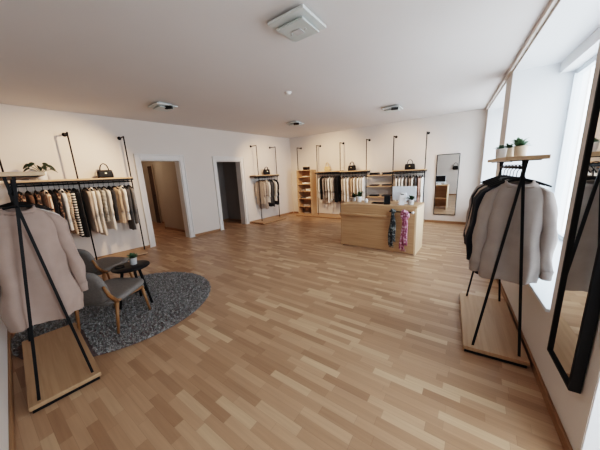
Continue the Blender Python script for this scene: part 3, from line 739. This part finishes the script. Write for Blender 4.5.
# ------------------------------------------------------------------ folded clothes
def folded(label, loc, rz, w_, d_, n, m, seed, group):
    t = thing('folded_clothes', label, 'folded clothes', loc, rz, group); R = random.Random(seed); z = 0
    for i in range(n):
        th = R.uniform(.018, .026); ww = w_ / 2 * R.uniform(.92, 1.02); dd = d_ / 2 * R.uniform(.93, 1.02); ox = R.uniform(-.008, .008)
        rings = []
        for zz, g in ((0, .93), (th * .2, .99), (th * .5, 1.0), (th * .8, .985), (th, .92)):
            rings.append([Vector((ox + ww * g * spow(cos(2 * pi * q / 28), .35), dd * g * spow(sin(2 * pi * q / 28), .35), z + zz + .0015 * sin(3 * 2 * pi * q / 28 + i))) for q in range(28)])
        MB().loft(rings).build('folded_layer', m, t, True); z += th
    return t
cabY = D - .02 - .19
gs = 'folded clothes in the open cabinet'
for j, (z, nm, f) in enumerate([(1.37, None, None), (1.125, 'white', 'white'), (.885, 'white', 'cream'), (.62, 'dark grey', 'slate'), (.34, 'pale grey', 'greige'), (.075, 'taupe', 'taupe')]):
    rows = ['top', 'second', 'third', 'fourth', 'fifth', 'bottom']
    if f is None:
        folded('white folded pile on the top shelf of the oak cabinet', (-4.84, cabY, z), 0, .26, .26, 1, FAB['white'], 50, gs); continue
    if j in (2, 3):
        folded('%s folded pile on left of the %s cabinet shelf' % (nm, rows[j]), (-4.98, cabY, z), 0, .19, .26, 2, FAB['taupe' if j == 2 else 'slate'], 60 + j, gs)['label'] = '%s folded pile on left of the %s cabinet shelf' % ('taupe' if j == 2 else 'slate grey', rows[j])
        folded('%s folded pile on right of the %s cabinet shelf' % (nm, rows[j]), (-4.745, cabY, z), 0, .19, .26, 3 if j == 2 else 2, FAB['white'], 70 + j, gs)['label'] = 'white folded pile on right of the %s cabinet shelf' % rows[j]
    else:
        folded('%s folded pile on the %s shelf of the oak cabinet' % (nm, rows[j]), (-4.84, cabY, z), 0, .30, .26, 2, FAB[f], 80 + j, gs)
gs = 'folded clothes on the wall shelves behind the counter'
for z, row in ((1.345, 'top'), (1.03, 'second'), (.72, 'third')):
    for x, side, f in ((-2.43, 'left', 'black'), (-2.07, 'right', 'black' if z > 1.2 else 'charcoal')):
        folded('%s folded pile on %s half of the %s wall shelf' % ('black' if f == 'black' else 'charcoal', side, row), (x, D - .18, z), 0, .27, .25, 3 if z > 1.2 else 2, FAB[f], int(z * 100) + int(-x * 10), gs)

# ------------------------------------------------------------------ handbags and shelf decoration
def handbag(label, loc, rz, w_, h_, d_, m, handle=.10, wick=False, clasp=True, name='handbag'):
    t = thing(name, label, 'handbag', loc, rz); rings = []
    for z, g, gd in ((0, .93, .85), (h_ * .06, .98, .98), (h_ * .4, 1.0, 1.0), (h_ * .8, .95, .72), (h_ * .96, .90, .5), (h_, .86, .38)):
        rings.append([Vector((w_ / 2 * g * spow(cos(2 * pi * q / 28), .4), d_ / 2 * gd * spow(sin(2 * pi * q / 28), .5), z)) for q in range(28)])
    MB().loft(rings).build('bag_body', m, t, True)
    if not wick:
        MB().box(-w_ * .40, w_ * .40, -d_ * .5 - .004, -d_ * .5 + .004, h_ * .45, h_ * .84, .003, Matrix.Translation((0, 0, 0)) ).build('flap', m, t)
        if clasp: MB().box(-.016, .016, -d_ * .5 - .010, -d_ * .5 - .004, h_ * .52, h_ * .66, .002).build('clasp', M['gold'], t)
    for s in (-1, 1):
        pts = [(w_ * .27 * cos(a), s * d_ * .12, h_ * .92 + handle * sin(a)) for a in [pi * k / 14 for k in range(15)]]
        MB().tube(pts, .0065, 8).build('handle', m, t, True)
    return t
def at(rack, x, y, z): p = frame_of(rack) @ Vector((x, y, z)); return (p.x, p.y, p.z)
handbag('black handbag with round top handles on the left wall shelf', at(RACK_A, .20, 1.75, 1.592), AL + RD(90), .25, .145, .10, M['leather'], .13)
handbag('small black handbag on the short rack right of the second doorway', at(RACK_B, .19, 6.01, 1.505), AL + RD(75), .22, .17, .11, M['leather'], .09)
handbag('pale wicker handbag on the back wall shelf beside the cabinet', (-4.02, D - .18, 1.525), RD(4), .20, .15, .11, M['wicker'], .14, True)
handbag('black handbag on the back wall shelf above the white shirts', (-3.15, D - .18, 1.50), RD(-4), .26, .16, .11, M['leather'], .12)
handbag('black handbag on the rightmost back wall shelf above the monitor', (-1.47, D - .18, 1.455), RD(2), .26, .155, .11, M['leather'], .12)
bx = thing('storage_basket', 'small dark square basket with tan rim on top of the oak cabinet', 'basket', (-4.85, D - .2, 1.60))
MB().lathe([(.095, 0), (.11, .01), (.12, .10)], 4, (0, 0, 0)).build('basket', M['leather'], bx, False, None, (0, 0, RD(45)))
MB().lathe([(.121, .101), (.121, .135), (.111, .135), (.111, .101)], 4, (0, 0, 0)).build('rim', M['pottan'], bx, False, None, (0, 0, RD(45)))

# orchid-like plant on the left wall shelf
ph = thing('potted_plant', 'broad-leaved plant in a tall white pot on the left wall shelf', 'plant', at(RACK_A, .19, .90, 1.592))
MB().lathe([(.055, 0), (.062, .01), (.068, .12), (.068, .13), (.060, .13), (.058, .12)], 24).build('pot', M['white'], ph, True)
MB().lathe([(.058, .115), (.056, .121)], 18).build('soil', M['soil'], ph)
R = random.Random(5); mb = MB()
for a, el, l in ((1.4, .75, .15), (-1.5, .8, .17), (-1.9, .45, .15), (1.7, .35, .15), (.3, .8, .13), (3.0, .9, .13), (-1.2, 1.1, .16), (1.1, 1.15, .15)):
    d = Vector((cos(a) * cos(el), sin(a) * cos(el), sin(el))); tip = Vector((0, 0, .12)) + d * l
    mb.tube([(0, 0, .12), tuple(Vector((0, 0, .12)) + d * l * .5 + Vector((0, 0, .01))), tuple(tip)], .004, 6)
mb.build('stem', M['leafd'], ph, True)
mb = MB()
for a, el, l in ((1.4, .75, .15), (-1.5, .8, .17), (-1.9, .45, .15), (1.7, .35, .15), (.3, .8, .13), (3.0, .9, .13), (-1.2, 1.1, .16), (1.1, 1.15, .15)):
    d = Vector((cos(a) * cos(el), sin(a) * cos(el), sin(el))); tip = Vector((0, 0, .12)) + d * l
    dd = Vector((cos(a), sin(a), -.25)).normalized(); sd = (Vector((-sin(a), cos(a), 0)) + Vector((0, 0, .9 if a > 0 else -.9))).normalized(); rows = []
    for k in range(7):
        u = k / 6; p = tip - dd * .02 + dd * .095 * u + Vector((0, 0, -.045 * u * u)); ww = .036 * sin(pi * min(.98, .06 + u * .92)) ** .7
        rows.append([p - sd * ww + Vector((0, 0, ww * .3)), p, p + sd * ww + Vector((0, 0, ww * .3))])
    for q in range(6):
        va = [mb.bm.verts.new(v) for v in rows[q]]; vb = [mb.bm.verts.new(v) for v in rows[q + 1]]
        for j in range(2): mb.bm.faces.new((va[j], va[j + 1], vb[j + 1], vb[j]))
mb.build('leaves', M['leafk'], ph, True)

# succulents on the right-hand rack
zD = 1.541
def onD(x, y): p = frame_of(RACK_D[0]) @ Vector((x, y, zD)); return (p.x, p.y, p.z)
potted('small green plant in pale pot, left of three on the right rack', onD(-.048, -.02), .038, .075, M['white'], M['leafs'], 11, 'bush', .055)
potted('small dark plant in sandy pot, middle of three on the right rack', onD(.012, .03), .033, .080, M['pottan'], M['leafd'], 12, 'bush', .05)
potted('larger bushy green plant in sandy pot, right of three on the right rack', onD(.062, -.07), .043, .085, M['pottan'], M['leafs'], 13, 'bush', .085)

# ------------------------------------------------------------------ rug, table, lounge chairs
rc = Vector((-3.40, .98, 0)); RR = .96
rug = thing('round_rug', 'round grey shaggy rug under the lounge chairs and small table', 'rug', rc)
MB().lathe([(RR - .02, 0.001), (RR, .005), (RR - .01, .012)], 72).build('rug_backing', M['rug'], rug)
R = random.Random(99); vs = []; fs = []
NT = 30000
for i in range(NT):
    r = (RR + .006) * math.sqrt(R.random()); a = R.uniform(0, 2 * pi); x, y = r * cos(a), r * sin(a)
    # leave the pile flat beneath the rack base
    q = Matrix.Rotation(-ANG_C, 4, 'Z') @ (Vector((x, y, 0)) + rc - Vector((-2.82, .235, 0)))
    if abs(q.x) < .225 and abs(q.y) < .575: continue
    h = R.uniform(.018, .034); b = R.uniform(0, 2 * pi); w_ = R.uniform(.004, .008); lx, ly = R.uniform(-.016, .016), R.uniform(-.016, .016)
    n0 = len(vs)
    vs += [(x - w_ * cos(b), y - w_ * sin(b), .010), (x + w_ * cos(b), y + w_ * sin(b), .010), (x + lx + w_ * .5 * cos(b), y + ly + w_ * .5 * sin(b), h), (x + lx - w_ * .5 * cos(b), y + ly - w_ * .5 * sin(b), h)]
    fs.append((n0, n0 + 1, n0 + 2, n0 + 3))
me = bpy.data.meshes.new('rug_pile'); me.from_pydata(vs, [], fs); me.materials.append(M['pile'])
rp_ = bpy.data.objects.new('rug_pile', me); C.objects.link(rp_); rp_.parent = rug; rp_['kind'] = 'stuff'

tc_ = (-3.305, 1.055); zr = .022
tb_ = thing('side_table', 'small round black three-legged table on the grey rug', 'table', (tc_[0], tc_[1], zr))
MB().lathe([(.185, .462), (.195, .468), (.195, .480), (.190, .486)], 40).build('table_top', M['blacktop'], tb_, True)
for k in range(3):
    a = math.atan2(1.14 - tc_[1], -3.15 - tc_[0]) - k * 2 * pi / 3
    MB().tube([(.095 * cos(a), .095 * sin(a), .464), (.19 * cos(a), .19 * sin(a), 0)], [.016, .0125], 12).build('leg', M['black'], tb_, True)
    b = a - 2 * pi / 3; f = .155
    MB().tube([(f * cos(a), f * sin(a), .17), (f * cos(b), f * sin(b), .17)], .0085, 8).build('stretcher', M['black'], tb_, True)
potted('small green plant in grey pot standing on the black side table', (tc_[0] - .02, tc_[1] + .04, zr + .486), .042, .085, M['potgrey'], M['leafs'], 31, 'bush', .075)
ds = thing('coaster', 'small dark round dish on the black side table beside the plant pot', 'coaster', (tc_[0] - .05, tc_[1] - .10, zr + .486))
MB().lathe([(.040, 0), (.048, .003), (.050, .012), (.045, .012), (.040, .005)], 20).build('dish', M['dark'], ds, True)

def cushion(w_, d_, th, curve, taper=1.0, n=40, bend=0.0):
    """rounded pad in xy, thickness z, bulged; curve lifts the x edges"""
    mb = MB(); rings = []
    for zz, g in ((-1, .80), (-.85, .93), (-.45, .99), (0, 1.0), (.45, .99), (.85, .93), (1, .80), (1.06, .45), (1.08, .05)):
        ring = []
        for q in range(n):
            c, s_ = cos(2 * pi * q / n), sin(2 * pi * q / n)
            y = d_ / 2 * g * spow(s_, .55); x = w_ / 2 * g * spow(c, .5) * (1 + (taper - 1) * (y / d_ + .5))
            ring.append(Vector((x, y, zz * th / 2 + curve * (2 * x / w_) ** 2 + bend * (2 * y / d_) ** 2)))
        rings.append(ring)
    return mb.loft(rings)
def lounge_chair(label, loc, rz):
    """faces local +y; feet at z=0"""
    t = thing('lounge_chair', label, 'chair', loc, rz)
    st = cushion(.53, .50, .065, .010, .94); 
    Ms = Matrix.Translation((0, .035, .338)) @ Matrix.Rotation(RD(5), 4, 'X')
    for v in st.bm.verts: v.co = Ms @ v.co
    st.build('seat', M['greyfab'], t, True)
    bk = cushion(.53, .36, .060, .035, .92)
    Mb = Matrix.Translation((0, -.235, .530)) @ Matrix.Rotation(RD(-16), 4, 'X') @ Matrix.Rotation(RD(90), 4, 'X')
    Mb = Matrix.Translation((0, -.275, .520)) @ Matrix.Rotation(RD(14), 4, 'X') @ Matrix.Rotation(RD(90), 4, 'X') @ Matrix.Scale(-1, 4, (0, 0, 1))
    for v in bk.bm.verts: v.co = Mb @ v.co
    bk.build('backrest', M['greyfab'], t, True)
    for s in (-1, 1):
        # front leg, rear leg, side rail and the back support on each side
        MB().tube([(s * .215, .19, .315), (s * .225, .235, 0)], [.017, .0115], 12).build('leg', M['leg'], t, True)
        MB().tube([(s * .238, -.155, .335), (s * .225, -.200, 0)], [.019, .0115], 12).build('leg', M['leg'], t, True)
        MB().tube([(s * .238, -.165, .335), (s * .215, .20, .308)], [.017, .015], 12).build('side_rail', M['leg'], t, True)
        MB().tube([(s * .238, -.15, .325), (s * .262, -.235, .43), (s * .258, -.272, .54)], [.019, .017, .012], 12).build('back_support', M['leg'], t, True)
    MB().tube([(-.215, .185, .305), (.215, .185, .305)], .011, 10).build('front_rail', M['leg'], t, True)
    MB().tube([(-.235, -.16, .325), (.235, -.16, .325)], .011, 10).build('rear_rail', M['leg'], t, True)
    return t
ch = lounge_chair('grey lounge chair with oak legs closest to viewer on the rug', (-3.07, .74, zr), math.atan2(.20, .38))
c2 = copy_tree(ch); c2.location = (-4.15, .98, zr); c2.rotation_euler = (0, 0, RD(22))
c2['label'] = 'grey lounge chair farther from viewer, partly hidden behind the nearer lounge chair'

# black bag on a hook on the front wall, seen only in the mirror
fp = mf @ Vector((-.86, 0, 1.40))
hk = thing('shoulder_bag', 'black shoulder bag hanging by its strap, reflected in the back wall mirror', 'handbag', fp, ang)
rings = []
for z, g, gd in ((-.10, .8, .7), (-.08, .98, 1), (0, 1, 1), (.07, .92, .7), (.085, .85, .4)):
    rings.append([Vector((.12 * g * spow(cos(2 * pi * q / 24), .45), .052 + .045 * gd * spow(sin(2 * pi * q / 24), .6), z)) for q in range(24)])
MB().loft(rings).build('bag_body', M['leather'], hk, True)
MB().tube([(.10 * cos(a), .03, .07 + .17 * sin(a)) for a in [pi * k / 14 for k in range(15)]], .009, 8).build('strap', M['leather'], hk, True)
wh = thing('wall_hook', 'small black wall hook holding the shoulder bag', 'hook', mf @ Vector((-.86, 0, 1.63)), ang)
MB().tube([(0, .001, 0), (0, .05, -.004), (0, .055, .02)], .007, 8).build('peg', M['black'], wh, True)

# ------------------------------------------------------------------ light
wd = bpy.data.worlds.new('World'); scn.world = wd; wd.use_nodes = True
nt = wd.node_tree; bg = nt.nodes['Background']
tc = nt.nodes.new('ShaderNodeTexCoord'); sp = nt.nodes.new('ShaderNodeSeparateXYZ'); rp = nt.nodes.new('ShaderNodeValToRGB')
nt.links.new(tc.outputs['Generated'], sp.inputs[0]); nt.links.new(sp.outputs['Z'], rp.inputs['Fac'])
mp_ = nt.nodes.new('ShaderNodeMapRange'); mp_.inputs[1].default_value = -1; mp_.inputs[2].default_value = 1
nt.links.new(sp.outputs['Z'], mp_.inputs[0]); nt.links.new(mp_.outputs[0], rp.inputs['Fac'])
e = rp.color_ramp.elements; e[0].position = .44; e[0].color = (.80, .84, .88, 1); e[1].position = .54; e[1].color = (.88, .94, 1.0, 1)
nt.links.new(rp.outputs['Color'], bg.inputs['Color']); bg.inputs['Strength'].default_value = 6.0

def spot(name, loc, tgt, power, size=84, col=(1, .70, .45), blend=.8, rad=.05):
    l = bpy.data.lights.new(name, 'SPOT'); l.energy = power; l.color = col; l.spot_size = RD(size); l.spot_blend = blend; l.shadow_soft_size = rad
    o = bpy.data.objects.new(name, l); C.objects.link(o); o.location = loc
    o.rotation_euler = (Vector(tgt) - Vector(loc)).to_track_quat('-Z', 'Y').to_euler(); return o
spot('spot_left_rack', (-4.30, 1.95, 2.60), (-6.0, 1.1, 1.35), 150)
spot('spot_small_rack', (-3.95, 5.13, 2.60), (-5.8, 6.2, 1.2), 110)
spot('spot_back_rack', (-3.70, 5.13, 2.60), (-3.9, 7.4, 1.25), 190)
spot('spot_counter', (-1.52, 5.45, 2.60), (-1.8, 7.4, 1.3), 80)
def point(name, loc, power, col, rad=.2):
    l = bpy.data.lights.new(name, 'POINT'); l.energy = power; l.color = col; l.shadow_soft_size = rad
    o = bpy.data.objects.new(name, l); C.objects.link(o); o.location = loc
point('hall_lamp', (-8.3, 2.6, 2.5), 22, (1, .80, .62))
point('store_lamp', (-6.6, 4.4, 2.4), .8, (1, .85, .7))

# ------------------------------------------------------------------ camera (fitted to the room's edges)
f, pit, rol, yaw = 242.798, .2098, -.0488, -.6244
F = Vector((sin(yaw) * cos(pit), cos(yaw) * cos(pit), -sin(pit))); R0 = Vector((cos(yaw), -sin(yaw), 0)); U0 = R0.cross(F)
Rv = cos(rol) * R0 + sin(rol) * U0; Uv = -sin(rol) * R0 + cos(rol) * U0
cam = bpy.data.cameras.new('camera'); co = bpy.data.objects.new('camera', cam); C.objects.link(co)
cam.sensor_width = 36; cam.lens = 36 * f / 600; cam.clip_start = .02
m3 = Matrix((Rv, Uv, -F)).transposed(); co.matrix_world = Matrix.Translation((0, 0, 1.5)) @ m3.to_4x4()
scn.camera = co
scn.view_settings.view_transform = 'Filmic'; scn.view_settings.look = 'High Contrast'
scn.view_settings.exposure = 0.13
scn.cycles.use_denoising = True
scn.cycles.max_bounces = 10; scn.cycles.diffuse_bounces = 6; scn.cycles.transparent_max_bounces = 12
